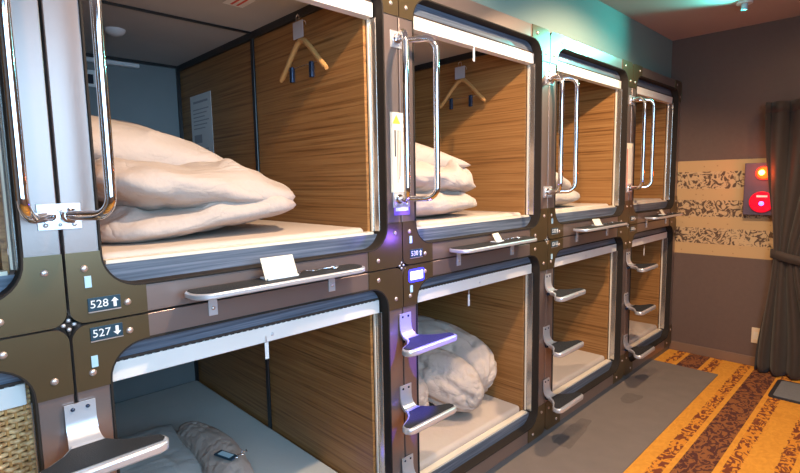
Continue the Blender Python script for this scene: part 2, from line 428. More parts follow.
    for fy in (0, 1):
        for fz in (0, 1):
            dz = OM-OT if fz else 0
            def m(x): return lambda u, v: (x, (y0+u) if not fy else (y1-u), v if not fz else (h-max(0, v-(dz if v > OM-.001 else 0))))
            pl = obj('corner_plate', prism(bmesh.new(), poly, m(-.001), m(.004)), 'bronze_plate', t, 30)
            for (u, v) in ((.036, .130), (.124, .034)):
                x, yq, zq = m(.004)(u, v)
                obj('rivet', dome(bmesh.new(), (x, yq, zq), (1, 0, 0), .0085, .0045), 'rivet', pl, 60)
    return t
root = make_capsule((0, Y0, ZS))
COLN = ['first complete column at left', 'second complete column', 'third complete column', 'farthest column by the brown wall']
caps = {}
caps[(1, 1)] = root
LAB = {
 (0, 1): 'upper capsule cut off by the left edge of the photo',
 (0, 0): 'lower capsule at the left edge with a woven wicker blind pulled down',
 (1, 1): 'large upper capsule marked 528 with a pillow on thick folded bedding',
 (1, 0): 'lower capsule marked 527 with grey bedding in shade',
 (2, 1): 'upper capsule marked 530 with warning notice on its left post',
 (2, 0): 'lower capsule marked 529 with a crumpled beige duvet by its opening',
 (3, 1): 'upper capsule third from left edge post, with teal light on its top rail',
 (3, 0): 'lower capsule under the teal-topped one, a small white duvet at its left',
 (4, 1): 'farthest upper capsule, next to the patterned wallpaper band',
 (4, 0): 'farthest lower capsule, beside the brown back wall'}
for (k, u), lb in LAB.items():
    if (k, u) != (1, 1): caps[(k, u)] = dup(root, (0, Y0+PIT*(k-1), ZS if u else ZB))
    caps[(k, u)]['label'] = lb
    if k == 4: caps[(k, u)].scale = (1, .915, 1)          # the last column is a little narrower
# number plates
NUM = {1: ('528', '527'), 2: ('530', '529'), 3: ('532', '531'), 4: ('534', '533')}
def arrow(bm, y, z, s, d, x):
    P = [(0, 1), (.75, .2), (.3, .2), (.3, -1), (-.3, -1), (-.3, .2), (-.75, .2)]
    return prism(bm, [(y+p[0]*s, z+d*p[1]*s) for p in P], lambda a, b: (x, a, b), lambda a, b: (x+.0006, a, b))
for k, (a, b) in NUM.items():
    for u, s in ((1, a), (0, b)):
        t = caps[(k, u)]; zc = .041 if u else H-.031
        lit = (k == 2 and u == 0)
        if lit: zc -= .016
        p = obj('number_plate', B((.004, .040, zc-.0165), (.0065, .111, zc+.0165)), 'lit_label' if lit else 'label_navy', t, bevel=.001)
        p['label'] = 'glowing white number plate' if lit else 'navy number plate reading %s' % s
        if lit:
            obj('glow_surround', ring(bmesh.new(), rrect(.030, .121, zc-.0265, zc+.0265, .012), rrect(.0395, .1115, zc-.017, zc+.017, .004), .004, .0055), 'blue_glow', p)
        else:
            text_mesh('number', s, .027, 'white', p, (.0069, .064, zc))
            obj('arrow', arrow(bmesh.new(), .098, zc, .0115, 1 if u else -1, .0066), 'white', p)
            obj('plate_edge', B((.004, .040, zc-.019), (.007, .111, zc-.0168)), 'rivet', p)
        zt = .098 if u else H-.098
        if k < 4: obj('key_tag_slot', B((.004, .0375, zt-.014), (.0065, .0515, zt+.014)), 'pale_blue_tag', t)
# small cross brackets where four frames meet
def make_cross():
    t = empty('joint_bracket', (0, Y0, ZS), 'x', 'bracket', 'star brackets where four capsule frames meet')
    P = []
    for i in range(8):
        a = i*PI/4; r = .030 if i % 2 == 0 else .010; P.append((r*math.cos(a), r*math.sin(a)))
    obj('star_plate', prism(bmesh.new(), P, lambda a, b: (-.03, a, b), lambda a, b: (-.004, a, b)), 'bead', t, bevel=.002)
    for (a, b) in ((.011, .0), (-.011, 0), (0, .011), (0, -.011)):
        obj('bolt', dome(bmesh.new(), (-.004, a, b), (1, 0, 0), .005, .004, 10), 'steel', t, 60)
    return t
cb = make_cross()
XL = ['star bracket between frames just left of number plate 528', 'star bracket on the post right of the first tray, beside the blue glow',
      'star bracket on the third post beside the round-ended tray', 'star bracket on the farthest post before the last tray']
cb['label'] = XL[0]
for k in (1, 2, 3): dup(cb, (0, Y0+PIT*k, ZS), XL[k])
tag(obj('plinth', B((-1.8, Y0-PIT, 0), (-.012, YW-.001, ZB)), 'kick'), 'grey plinth running under the whole row of capsules', 'plinth')

# ------------------------------------------------------------------ grab handles
def make_handle(side):
    t = empty('grab_handle', (0, 0, 0), 'x', 'handle', 'chrome grab handles on the upper posts')
    z0, z1, hx, d, r = 1.400, 1.985, .115, .080, .0115
    def U(v, zt, sgn):  # from plate out to the rail
        return v
    pts = []
    s = side; Rr = .045
    a = Vector((.012, s*.018, z0)); c = Vector((hx, s*d, z0)); dirv = (c-a).normalized()
    pts.append(a); pts.append(c-dirv*Rr)
    for i in range(1, 8):
        q = i/8*PI/2; pts.append(c - dirv*Rr*(1-math.sin(q)) + Vector((0, 0, Rr*(1-math.cos(q)))))
    pts.append(c+Vector((0, 0, Rr)))
    n = 5
    for i in range(1, n): pts.append(Vector((hx, s*d, z0+Rr+(z1-z0-2*Rr)*i/n)))
    c2 = Vector((hx, s*d, z1)); pts.append(c2-Vector((0, 0, Rr)))
    for i in range(1, 8):
        q = i/8*PI/2; pts.append(c2 - dirv*Rr*(1-math.cos(q)) - Vector((0, 0, Rr*(1-math.sin(q)))))
    pts.append(c2-dirv*Rr); pts.append(Vector((.012, s*.018, z1)))
    obj('rail', tube(bmesh.new(), pts, r, 20), 'chrome', t, 60)
    for z in (z0, z1):
        fl = obj('flange', cyl(bmesh.new(), (.0035, s*.0165, z), (.014, s*.0185, z), .0175, 20), 'chrome', t, 40)
    return t
def make_mount():
    t = empty('handle_mount', (0, 0, 0), 'x', 'mounting plate', 'screw plates holding the grab handles')
    obj('plate', B((0, -.043, -.03), (.0035, .043, .03)), 'steel', t, bevel=.001)
    for (a, b) in ((-.028, -.019), (0, -.019), (.028, -.019), (0, .014)):
        obj('screw', dome(bmesh.new(), (.0035, a, b), (1, 0, 0), .0055 if a else .0042, .004, 12), 'steel', t, 60)
    return t
hl = make_handle(-1); hr = make_handle(1); mp = make_mount()
PN = ['wide post at the left', 'post carrying the warning notice', 'teal-lit third post', 'farthest post before the back wall']
for k in range(4):
    y = Y0+PIT*k
    for h0, nm in ((hl, 'left'), (hr, 'right')):
        o = h0 if k == 0 else dup(h0)
        o.location = (0, y, 0); o['label'] = 'chrome U-shaped grab handle on the %s side of the %s' % (nm, PN[k])
    for z, nm in ((1.398, 'lower'), (1.985, 'upper')):
        o = mp if (k == 0 and z < 1.5) else dup(mp)
        o.location = (0, y, z); o['label'] = 'steel screw plate, %s end, %s' % (nm, PN[k])

# ------------------------------------------------------------------ foot steps
def make_step():
    t = empty('foot_step', (0, 0, 0), 'x', 'step', 'black and chrome foot steps bolted to the posts')
    # outline (y, x): broad front, narrowing to the bracket
    out = [(-.140, .138), (-.132, .156), (-.112, .163), (.112, .163), (.132, .156), (.140, .138), (.136, .118), (.118, .104), (.085, .090), (.055, .068), (.038, .045), (.032, .03),
           (-.032, .03), (-.038, .045), (-.055, .068), (-.085, .090), (-.118, .104), (-.136, .118)]
    def sh(k, c=(0, .11)): return [(c[0]+(p[0]-c[0])*k[0], c[1]+(p[1]-c[1])*k[1]) for p in out]
    obj('step_plate', prism(bmesh.new(), out, lambda a, b: (b, a, -.024), lambda a, b: (b, a, 0)), 'steel', t, 40, .006)
    ins = [(-.132, .136), (-.124, .148), (.124, .148), (.132, .136), (.128, .120), (.110, .110), (.080, .097), (.050, .074), (.034, .052), (-.034, .052), (-.050, .074), (-.080, .097), (-.110, .110), (-.128, .120)]
    obj('tread', prism(bmesh.new(), ins, lambda a, b: (b, a, -.002), lambda a, b: (b, a, .0022)), 'tread', t, 40)
    # curved bracket from the post down to the plate
    bm = bmesh.new(); prof = [(.004, .085), (.004, .045), (.007, .025), (.014, .010), (.026, .0), (.045, -.006)]
    lo = [(.000, .085), (.000, .043), (.002, .020), (.009, .002), (.024, -.010), (.045, -.014)]
    ws = [.031, .031, .031, .031, .033, .036]
    L = [[bm.verts.new((p[0], s*w_, p[1])) for p, w_ in zip(q, ws)] for q in (prof, lo) for s in (-1, 1)]
    for i in range(5):
        bm.faces.new((L[0][i], L[0][i+1], L[1][i+1], L[1][i])); bm.faces.new((L[2][i], L[3][i], L[3][i+1], L[2][i+1]))
        bm.faces.new((L[0][i], L[2][i], L[2][i+1], L[0][i+1])); bm.faces.new((L[1][i], L[1][i+1], L[3][i+1], L[3][i]))
    bm.faces.new((L[0][0], L[1][0], L[3][0], L[2][0])); bm.faces.new((L[0][5], L[2][5], L[3][5], L[1][5]))
    br = obj('bracket', bm, 'steel', t, 50)
    for s in (-1, 1): obj('screw', dome(bmesh.new(), (.0038, s*.015, .072), (1, 0, 0), .005, .004, 10), 'clip_dark', br, 60)
    bm = bmesh.new(); cyl(bm, (0, 0, -.030), (.02, 0, -.020), .009, 12)
    obj('stud', bm, 'clip_dark', t, 60)
    return t
st = make_step(); first = True
for k in range(4):
    for i, z in enumerate((.868, .575, .275)):
        if k == 0 and i: continue
        o = st if first else dup(st); first = False
        o.location = (.004 if i != 1 else 0, Y0+PIT*k+.006, z)
        o.scale = (1.12, 1.04, 1) if k == 0 else (1, 1, 1)
        o['label'] = ('large foot step at lower left of the photo, under number plate 527' if k == 0 else
                      '%s foot step on the %s' % (('top', 'middle', 'bottom')[i], PN[k]))

# ------------------------------------------------------------------ tray rails
def make_tray():
    t = empty('tray_rail', (0, 0, 0), 'x', 'tray', 'narrow tray rails in front of the upper capsules')
    out = [(-.285, .012), (-.295, .03)] + [(-.295+.05*(1-math.cos(a*PI/12)), .055+.055*math.sin(a*PI/12)) for a in range(7)] + \
          [(.295-.05*(1-math.cos(a*PI/12)), .055+.055*math.sin(a*PI/12)) for a in range(6, -1, -1)] + [(.295, .03), (.285, .012)]
    obj('tray_base', prism(bmesh.new(), out, lambda a, b: (b, a, -.016), lambda a, b: (b, a, 0)), 'steel', t, 40, .004)
    ins = [(p[0]*.975, .014+(p[1]-.014)*.90+.001) for p in out]
    obj('tread', prism(bmesh.new(), ins, lambda a, b: (b, a, -.002), lambda a, b: (b, a, .002)), 'tread', t, 40)
    for s in (-.208, .208):
        bm = bmesh.new(); box(bm, (0, s-.013, -.085), (.004, s+.013, -.012)); box(bm, (0, s-.013, -.019), (.06, s+.013, -.0155))
        br = obj('bracket', bm, 'steel', t, bevel=.001)
        obj('screw', dome(bmesh.new(), (.004, s, -.064), (1, 0, 0), .006, .004, 12), 'rivet', br, 60)
    return t
tr = make_tray()
TL = ['long tray rail under the large upper capsule marked 528', 'tray rail under upper capsule with blue glow at its left end',
      'tray rail under the third upper capsule from the left post', 'farthest tray rail, below the last upper capsule']
for k in range(4):
    o = tr if k == 0 else dup(tr)
    o.location = (.0, Y0+PIT*k+.553, 1.182); o['label'] = TL[k]
# room cards with keys lying on the trays
def make_card():
    t = empty('room_card', (0, 0, 0), 'x', 'card', 'room cards and keys on the trays')
    bm = bmesh.new()
    prism(bm, [(.0, .0), (.028, .062), (.030, .062), (.004, 0)], lambda a, b: (.028-a, -.055, b), lambda a, b: (.028-a, .055, b))
    s = obj('card_sheet', bm, 'paper_cream', t)
    o = obj('stripe', prism(bmesh.new(), [(.0292, .058), (.0307, .058), (.0182, .030), (.0167, .030)], lambda a, b: (.0285-a+.0006, .040, b), lambda a, b: (.0285-a+.0006, .054, b)), 'yellow', s)
    obj('holder', B((-.012, -.052, 0), (.038, .052, .006)), 'white', t, bevel=.001)
    obj('print', prism(bmesh.new(), [(.0069, .010), (.0078, .010), (.0120, .020), (.0111, .020)], lambda a, b: (.0288-a, -.045, b), lambda a, b: (.0288-a, .0, b)), 'hanger_wood', s)
    return t
def make_keys():
    t = empty('key_chain', (0, 0, 0), 'x', 'keys', 'key chains on the trays')
    rnd = random.Random(4); pts = []
    for i in range(30):
        a = i*.55; pts.append((.012*math.sin(a), .005*i-.045+.008*math.cos(a*1.3), .003+.0015*(1+math.sin(a*2))))
    obj('chain', tube(bmesh.new(), pts, .0016, 6), 'chrome', t, 60)
    bm = bmesh.new(); c = [(.016*math.cos(a*PI/10)+.006, .10+.016*math.sin(a*PI/10), .004) for a in range(21)]
    tube(bm, c, .0018, 6, False); obj('key_ring', bm, 'chrome', t, 60)
    obj('key', B((-.012, .085, .001), (-.002, .125, .004)), 'steel', t, bevel=.001)
    return t
kc = make_card(); kk = make_keys()
CL = ['cream room card propped on the tray under capsule 528', 'white room card on the tray with the blue-lit end', 'small card on the third tray rail', 'pinkish card on the farthest tray rail']
KL = ['key chain beside the cream card on the tray under capsule 528', 'key chain beside the white card on the second tray', 'key chain beside the card on the third tray', 'key chain beside the card on the farthest tray']
for k in range(4):
    y = Y0+PIT*k
    o = kc if k == 0 else dup(kc)
    o.location = (.035, y+.535+(0, .035, -.02, .0)[k], 1.1845); o['label'] = CL[k]; o.rotation_euler = (0, 0, (0, .2, -.2, .1)[k])
    if k: o.scale = (.8, .62, .6)
    o = kk if k == 0 else dup(kk)
    o.location = (.045, y+.635+(0, .0, -.02, .0)[k], 1.1845); o['label'] = KL[k]

# ------------------------------------------------------------------ bedding
def fbm(p, o=3): 
    v = 0; a = 1
    for _ in range(o): v += a*mnoise.noise(p); p = p*2.03; a *= .5
    return v
def ridge(p):
    return 1-abs(mnoise.noise(p))*2
def cushion(bm, c, hx, hy, t, n=56, e=3.2, flat=.35, seed=0, wr=.012, ws=6, pinch=0.0, rz=0, tilt=(0, 0), prof=.5, fold=None):
    """closed soft slab: superellipse plan, rounded edge, wrinkled top; flat = how much the underside is flattened"""
    c = Vector(c); R = Matrix.Rotation(rz, 3, 'Z'); sd = Vector((seed*7.3, seed*3.1, seed*1.7))
    grids = []
    for side in (1, -1):
        g = []
        for i in range(n+1):
            row = []
            for j in range(n+1):
                u = -1+2*i/n; v = -1+2*j/n
                u = math.sin(u*PI/2)*.5+u*.5; v = math.sin(v*PI/2)*.5+v*.5
                ex = max(abs(u), abs(v)); rr = (abs(u)**e+abs(v)**e)**(1/e)
                k = ex/rr if rr > 1e-6 else 1
                pk = 1 + pinch*(abs(u*v))**1.5 - pinch*.5*(1-(u*v)**2)*ex**4
                x = u*k*hx*pk if pinch == 0 else u*hx*pk
                y = v*k*hy*pk if pinch == 0 else v*hy*pk
                edge = ex
                hgt = max(0.0, (1-edge**2.2))**prof
                if pinch: hgt = (max(0, 1-u*u)*max(0, 1-v*v))**(prof*.8)
                p = Vector((x, y, side)) + sd
                z = side*t*hgt*(1 if side > 0 else 1-flat)
                env = min(1, hgt*1.6)
                q = Vector((x*ws, y*ws, side*2)) + sd
                wv = ridge(Vector((q.x*.55+fbm(q*.6)*.8, q.y*1.5, q.z)))
                wv = (max(0, wv)**3)*wr + fbm(q*.8)*wr*.9
                z += wv*env*(1 if side > 0 else .3)
                dx = fbm(q*1.1+Vector((9, 0, 0)))*wr*.8; dy = fbm(q*1.1+Vector((0, 9, 0)))*wr*.8
                if fold: z += fold(u, v)*env
                P = Vector((x+dx, y+dy, z + tilt[0]*x + tilt[1]*y))
                row.append(bm.verts.new(c + R @ P) if (side > 0 or 0 < i < n and 0 < j < n) else grids[0][i][j])
            g.append(row)
        grids.append(g)
        for i in range(n):
            for j in range(n):
                f = (g[i][j], g[i+1][j], g[i+1][j+1], g[i][j+1])
                bm.faces.new(f if side > 0 else f[::-1])
    return bm
def lump(bm, c, r, seed=0, amp=.16, freq=2.2, n=72, floor=None, swirl=3.0, squash=.0, rz=0):
    """crumpled bundle: an ellipsoid crossed by deep curved folds and fine creases"""
    c = Vector(c); sd = Vector((seed*5.1, seed*2.3, seed)); R = Matrix.Rotation(rz, 3, 'Z')
    rows = []
    for i in range(n+1):
        th = PI*i/n; row = []
        for j in range(2*n):
            ph = 2*PI*j/(2*n)
            d = Vector((math.sin(th)*math.cos(ph), math.sin(th)*math.sin(ph), math.cos(th)))
            if i in (0, n) and j: row.append(row[0]); continue
            q = d*freq + sd
            wq = q + Vector((mnoise.noise(q*.9), mnoise.noise(q*.9+Vector((4, 4, 4))), mnoise.noise(q*.9+Vector((8, 1, 3)))))*1.1
            big = abs(mnoise.noise(wq*.8))*2           # 0 in valleys
            valley = min(1, big*2.6)
            fine = abs(mnoise.noise(Vector((wq.x*3.6, wq.y*1.8, wq.z*3.6))))
            k = 1 - amp*(1-valley)**1.5 + amp*.35*fine + amp*.45*mnoise.noise(q*.7)
            P = Vector((d.x*r[0]*k, d.y*r[1]*k, d.z*r[2]*k))
            P = c + R @ P
            if floor is not None and P.z < floor: P.z = floor + .002*fine
            row.append(bm.verts.new(P))
        rows.append(row)
    for i in range(n):
        for j in range(2*n):
            k = (j+1) % (2*n)
            f = [rows[i][j], rows[i+1][j], rows[i+1][k], rows[i][k]]
            f = [v for q, v in enumerate(f) if v not in f[:q]]
            if len(f) >= 3:
                try: bm.faces.new(f)
                except ValueError: pass
    return bm
def roll(bm, pts, radii, seed=0, n=90, seg=64, wr=.02, flat=.0, floor=None):
    """a thick fold of cloth along a curve, creased along and across"""
    P = [Vector(p) for p in pts]; sd = Vector((seed*3.7, seed, seed*5.9)); m = len(P)
    def cat(vals, t):
        i = min(int(t*(m-1)), m-2); f = t*(m-1)-i
        a, b, c, d = vals[max(i-1, 0)], vals[i], vals[i+1], vals[min(i+2, m-1)]
        return .5*((2*b)+(c-a)*f+(2*a-5*b+4*c-d)*f*f+(3*b-a-3*c+d)*f**3)
    rows = []
    for i in range(n+1):
        t = i/n; c = cat(P, t); tg = (cat(P, min(1, t+.01))-cat(P, max(0, t-.01))).normalized()
        sv = tg.cross(Vector((0, 0, 1))).normalized(); uv = sv.cross(tg)
        R = cat(radii, t)*(max(0, 1-abs(2*t-1)**7))**.5
        row = []
        for j in range(seg):
            a = 2*PI*j/seg; d = sv*math.cos(a)+uv*math.sin(a)
            q = Vector((t*1.5, math.cos(a)*.8, math.sin(a)*.8))+sd
            wq = q+Vector((fbm(q*1.3), fbm(q*1.3+Vector((5, 5, 5))), 0))*.35
            cr = 1-min(1, abs(mnoise.noise(Vector((wq.x*1.1, wq.y*2.4, wq.z*2.4))))*4.5)
            fi = 1-min(1, abs(mnoise.noise(Vector((wq.x*5.5, wq.y*1.9, wq.z*1.9))))*5)
            k = R+(-cr**2*wr*1.6-fi**2*wr*.7+fbm(q*.8, 2)*wr*1.2)*min(1, R*12)
            p = c+d*k
            if floor is not None and p.z < floor: p.z = floor+.001
            row.append(bm.verts.new(p))
        rows.append(row)
    for a, b in zip(rows, rows[1:]):
        for k in range(seg): bm.faces.new((a[k], a[(k+1) % seg], b[(k+1) % seg], b[k]))
    bmesh.ops.remove_doubles(bm, verts=rows[0]+rows[-1], dist=1e-5)
    return bm
MZ_U = ZS+.151; MZ_L = ZB+.165
def mattress(k, u, label, mat='sheet'):
    y0 = Y0+PIT*(k-1); zb = ZS if u else ZB
    bm = bmesh.new(); n = 30; x0, x1, ya, yb = -1.80, -.085, y0+.096, y0+.990
    top = []; zt = zb+(.152 if u else .166)
    bm2 = bmesh.new(); box(bm2, (x0, ya, zb+.046), (x1, yb, zt))
    o = obj('mattress', bm2, mat, None, 60, .018)
    md = o.modifiers['bevel']; md.segments = 4
    tag(o, label, 'mattress', 'mattresses inside the capsules')
    return o
mattress(1, 1, 'beige-sheeted mattress under the pillow and bedding in capsule 528')
mattress(1, 0, 'grey-looking flat mattress inside lower capsule 527', 'sheet_grey')
mattress(2, 1, 'beige mattress in capsule 530, behind the blue-lit tray')
mattress(2, 0, 'beige mattress under the crumpled duvet in capsule 529')
mattress(3, 1, 'pale mattress in the third upper capsule, behind its tray rail')
mattress(3, 0, 'beige mattress in the third lower capsule, by the round-ended steps')
mattress(4, 1, 'beige mattress in the farthest upper capsule')
mattress(4, 0, 'beige mattress in the farthest lower capsule near the brown wall')
mattress(0, 1, 'beige mattress in the cut-off upper capsule at the left edge')
mattress(0, 0, 'mattress behind the wicker blind at the left edge')

# capsule 528: duvet folded in two thick leaves, pillow on top
bm = bmesh.new()
z = MZ_U
cushion(bm, (-.66, .71, z+.064), .50, .352, .078, e=5, flat=.15, seed=1, wr=.026, ws=4.5, prof=.5, tilt=(0, .10))
cushion(bm, (-.67, .705, z+.155), .51, .360, .105, e=5, flat=.05, seed=2, wr=.034, ws=4.5, prof=.5, tilt=(0, -.10), rz=.02)
du = tag(obj('folded_duvet', bm, 'duvet', None, 180), 'thick beige duvet folded in two on the mattress of capsule 528', 'duvet', 'duvets in the capsules')
bm = cushion(bmesh.new(), (-.80, .555, z+.285), .42, .31, .135, e=4, flat=.35, seed=3, wr=.018, ws=3, pinch=.08, prof=.5, tilt=(-.06, -.16), rz=.05)
tag(obj('pillow', bm, 'duvet', None, 180), 'plump beige pillow on top of the folded duvet in capsule 528', 'pillow', 'pillows in the capsules')
# capsule 530
bm = bmesh.new()
cushion(bm, (-.50, 1.74, z+.060), .40, .345, .075, e=4, flat=.2, seed=4, wr=.026, ws=5, prof=.42)
cushion(bm, (-.52, 1.75, z+.165), .40, .335, .095, e=4, flat=.2, seed=5, wr=.036, ws=5, prof=.42, rz=-.05, tilt=(.05, -.08))
tag(obj('folded_duvet', bm, 'duvet', None, 180), 'beige duvet folded in layers on the mattress of capsule 530', 'duvet', 'duvets in the capsules')
bm = cushion(bmesh.new(), (-.56, 1.68, z+.300), .34, .30, .10, e=4, flat=.1, seed=6, wr=.008, ws=3, pinch=.12, prof=.5, tilt=(-.03, -.12), rz=.0)
tag(obj('pillow', bm, 'duvet', None, 180), 'beige pillow on the folded duvet in capsule 530, behind the chrome handles', 'pillow', 'pillows in the capsules')
# third upper
bm = cushion(bmesh.new(), (-.42, 2.80, z+.06), .36, .26, .075, e=4, flat=.2, seed=7, wr=.016, ws=5, prof=.42)
cushion(bm, (-.42, 2.77, z+.155), .34, .24, .085, e=3, flat=.2, seed=8, wr=.016, ws=5, prof=.45, tilt=(0, -.2))
tag(obj('folded_duvet', bm, 'duvet', None, 180), 'pale folded duvet behind the third pair of chrome handles', 'duvet', 'duvets in the capsules')
# capsule 529: crumpled duvet
z = MZ_L
bm = bmesh.new()
roll(bm, [(-1.0, 1.56, z+.17), (-.78, 1.63, z+.22), (-.55, 1.68, z+.21), (-.38, 1.72, z+.14), (-.30, 1.70, z+.10)], [.13, .15, .15, .14, .10], 2, floor=z+.001, wr=.020)
roll(bm, [(-1.05, 1.98, z+.14), (-.84, 2.02, z+.25), (-.58, 2.12, z+.27), (-.34, 2.18, z+.20), (-.20, 2.13, z+.12)], [.12, .17, .175, .165, .11], 5, floor=z+.001, wr=.020)
roll(bm, [(-.60, 1.88, z+.22), (-.42, 1.93, z+.22), (-.26, 1.99, z+.16), (-.15, 2.02, z+.075)], [.09, .135, .13, .07], 9, floor=z+.001, wr=.020)
tag(obj('crumpled_duvet', bm, 'duvet', None, 180), 'crumpled beige duvet bundled on the mattress of lower capsule 529', 'duvet', 'duvets in the capsules')
# third lower
bm = roll(bmesh.new(), [(-.75, 2.78, z+.09), (-.55, 2.84, z+.12), (-.36, 2.85, z+.11), (-.20, 2.80, z+.06)], [.10, .13, .13, .07], 4, n=50, seg=40, floor=z+.001)
tag(obj('crumpled_duvet', bm, 'duvet', None, 180), 'small white duvet bundle in the third lower capsule, behind the middle step', 'duvet', 'duvets in the capsules')
# capsule 527: grey pillow and blanket
bm = roll(bmesh.new(), [(-1.04, .86, z+.05), (-.88, .865, z+.055), (-.7, .855, z+.06), (-.5, .82, z+.06), (-.35, .79, z+.055)], [.08, .09, .10, .10, .09], 6, n=60, seg=48, wr=.008, floor=z+.001)
tag(obj('folded_blanket', bm, 'duvet', None, 180), 'taupe rolled blanket on the grey mattress of capsule 527', 'blanket')
bm = cushion(bmesh.new(), (-.80, .60, z+.065), .34, .20, .07, e=4, flat=.2, seed=10, wr=.010, ws=4, pinch=.08, prof=.5, rz=-.05)
tag(obj('pillow', bm, 'duvet_grey', None, 180), 'pale grey pillow behind the large foot step in capsule 527', 'pillow', 'pillows in the capsules')
t = empty('key_packet', (-.50, .82, z+.163), 'blue-grey key packet with a chrome chain on the blanket in capsule 527', 'key packet', None, rz=.3)
p = obj('packet', B((-.05, -.02, 0), (.05, .02, .006)), 'label_navy', t, bevel=.002)
obj('packet_label', B((-.035, -.013, .006), (.03, .013, .007)), 'pale_blue_tag', p)
obj('chain', tube(bmesh.new(), [(.05+.01*math.sin(i), .004*i-.0, .005+.002*math.cos(i)) for i in range(18)], .002, 6), 'chrome', t, 60)

# wicker blind in the lower left capsule
bm = bmesh.new(); yb0 = Y0-PIT+.14; yb1 = Y0-.066; k = 0
zz = ZB+.14
while zz < 1.012:
    pts = []
    ns = 100
    for i in range(ns+1):
        yq = yb0 + (yb1-yb0)*i/ns
        pts.append((-.060+.0055*math.sin(i*PI/2+(k % 2)*PI), yq, zz))
    tube(bm, pts, .0058, 6, False); zz += .0125; k += 1
wb = empty('wicker_blind', (0, 0, 0), 'woven honey-brown wicker blind closing the lower capsule at the left edge', 'blind')
obj('weave', bm, 'wicker', wb, 180)
bm = bmesh.new(); yq = yb0+.01
while yq < yb1:
    tube(bm, [(-.060, yq, ZB+.14), (-.060, yq, 1.012)], .0035, 6, False); yq += (yb1-yb0)/50
obj('warp_cords', bm, 'hanger_wood', wb, 180)

# ------------------------------------------------------------------ hangers, notices, pull tags
def make_hanger():
    t = empty('clothes_hanger', (0, 0, 0), 'x', 'hanger', 'wooden clip hangers on hooks in the upper capsules')
    for s in (-1, 1):
        pts = [(s*.0, 0, 0), (s*.03, 0, -.008), (s*.08, 0, -.045), (s*.13, 0, -.09), (s*.175, 0, -.125), (s*.19, 0, -.135)]
        bm = tube(bmesh.new(), pts, [.012, .012, .011, .011, .012, .008], 10)
        obj('arm', bm, 'hanger_wood', t, 60)
    hook = [(0, 0, -.01), (0, 0, .05)] + [(.022-.022*math.cos(a), 0, .05+.022*math.sin(a)) for a in [PI*i/8 for i in range(1, 9)]]
    obj('hook', tube(bmesh.new(), hook, .002, 8), 'chrome', t, 60)
    obj('bar', tube(bmesh.new(), [(-.12, 0, -.10), (.12, 0, -.10)], .0022, 8), 'chrome', t, 60)
    for x in (-.088, .075):
        c = obj('clip', B((x-.012, -.008, -.155), (x+.012, .008, -.092)), 'clip_dark', t, bevel=.004)
    return t
hg = make_hanger(); hg.location = (-.385, 1.175, 2.035); hg.scale = (.86, 1, 1); hg['label'] = 'wooden clip hanger on the right wall of capsule 528'
h2 = dup(hg, (-.45, 2.275, 2.03), 'wooden clip hanger inside capsule 530, seen behind the chrome handles')
def make_tag():
    t = empty('plastic_tag', (0, 0, 0), 'x', 'tag', 'clear plastic tags on the hanger hooks')
    obj('sheet', B((-.035, -.001, -.065), (.035, .001, .0)), 'ink_grey', t)
    obj('loop', tube(bmesh.new(), [(-.012, 0, -.002), (-.010, 0, .02), (0, 0, .028), (.010, 0, .02), (.012, 0, -.002)], .0015, 6), 'chrome', t)
    return t
tg = make_tag(); tg.location = (-.385, 1.162, 2.105); tg['label'] = 'square grey plastic tag above the hanger in capsule 528'
dup(tg, (-.45, 2.262, 2.10), 'square grey plastic tag above the hanger in capsule 530')
def notice(name, label, cat, a, b, mat, lines, facing):
    """a thin sheet with its printed lines, either facing -y (wall panel), +x (post) or down"""
    t = empty(name, a, label, cat)
    w_, h_ = b
    def bb(u0, u1, v0, v1, d0, d1):
        if facing == '-y': return B((u0, -d1, v0), (u1, -d0, v1))
        if facing == 'x': return B((d0, u0, v0), (d1, u1, v1))
        if facing == '-z': return B((u0, v0, -d1), (u1, v1, -d0))
    s = obj('sheet', bb(0, w_, 0, h_, 0, .0015), mat, t)
    for (u0, u1, v0, v1, m) in lines:
        obj('print', bb(u0*w_, u1*w_, v0*h_, v1*h_, .0015, .0019), m, s)
    return t
L = [(.15, .85, .88, .91, 'ink_grey')] + [(.12, .88-.1*(i % 3), .78-i*.055, .795-i*.055, 'ink_grey') for i in range(6)] + [(.12, .5, .30, .42, 'ink_grey')] + [(.12, .8, .20-i*.05, .215-i*.05, 'ink_grey') for i in range(3)]
notice('wall_notice', 'printed paper notice on the wooden wall deep inside capsule 528', 'notice', (-1.66, Y0+.9959, 1.594), (.28, .39), 'paper', L, '-y')
notice('ceiling_sticker', 'small white sticker with red print on the ceiling of capsule 528', 'sticker', (-.60, .955, ZS+1.0428), (.11, .085), 'paper', [(.1, .9, .60, .72, 'red_ink'), (.1, .9, .3, .42, 'red_ink')], '-z')
L = [(.50+.11*i, .545+.11*i, .12+.04*i, .78, 'ink') for i in range(3)] + [(.30, .42, .45, .78, 'ink')]
t = notice('warning_notice', 'tall cream warning notice with yellow triangle on the second post', 'notice', (.0005, 1.290, 1.425), (.068, .297), 'paper_cream', L, 'x')
obj('warning_triangle', prism(bmesh.new(), [(.012, .255), (.052, .255), (.032, .288)], lambda a, b: (.0015, a, b), lambda a, b: (.0021, a, b)), 'yellow', t)
t = notice('post_notice', 'plain cream notice with a red edge on the farthest post', 'notice', (.0005, 3.487, 1.40), (.105, .300), 'paper_cream', [(.3+.2*i, .36+.2*i, .2, .9, 'ink_grey') for i in range(3)], 'x')
obj('red_edge', B((.0015, 0, 0), (.002, .012, .26)), 'red_ink', t)
t = notice('violet_sticker', 'small violet sticker just below the warning notice', 'sticker', (.0044, 1.302, 1.338), (.085, .045), 'violet', [(.1, .9, .35, .65, 'white')], 'x')
t.location = (.0006, 1.302, 1.338)
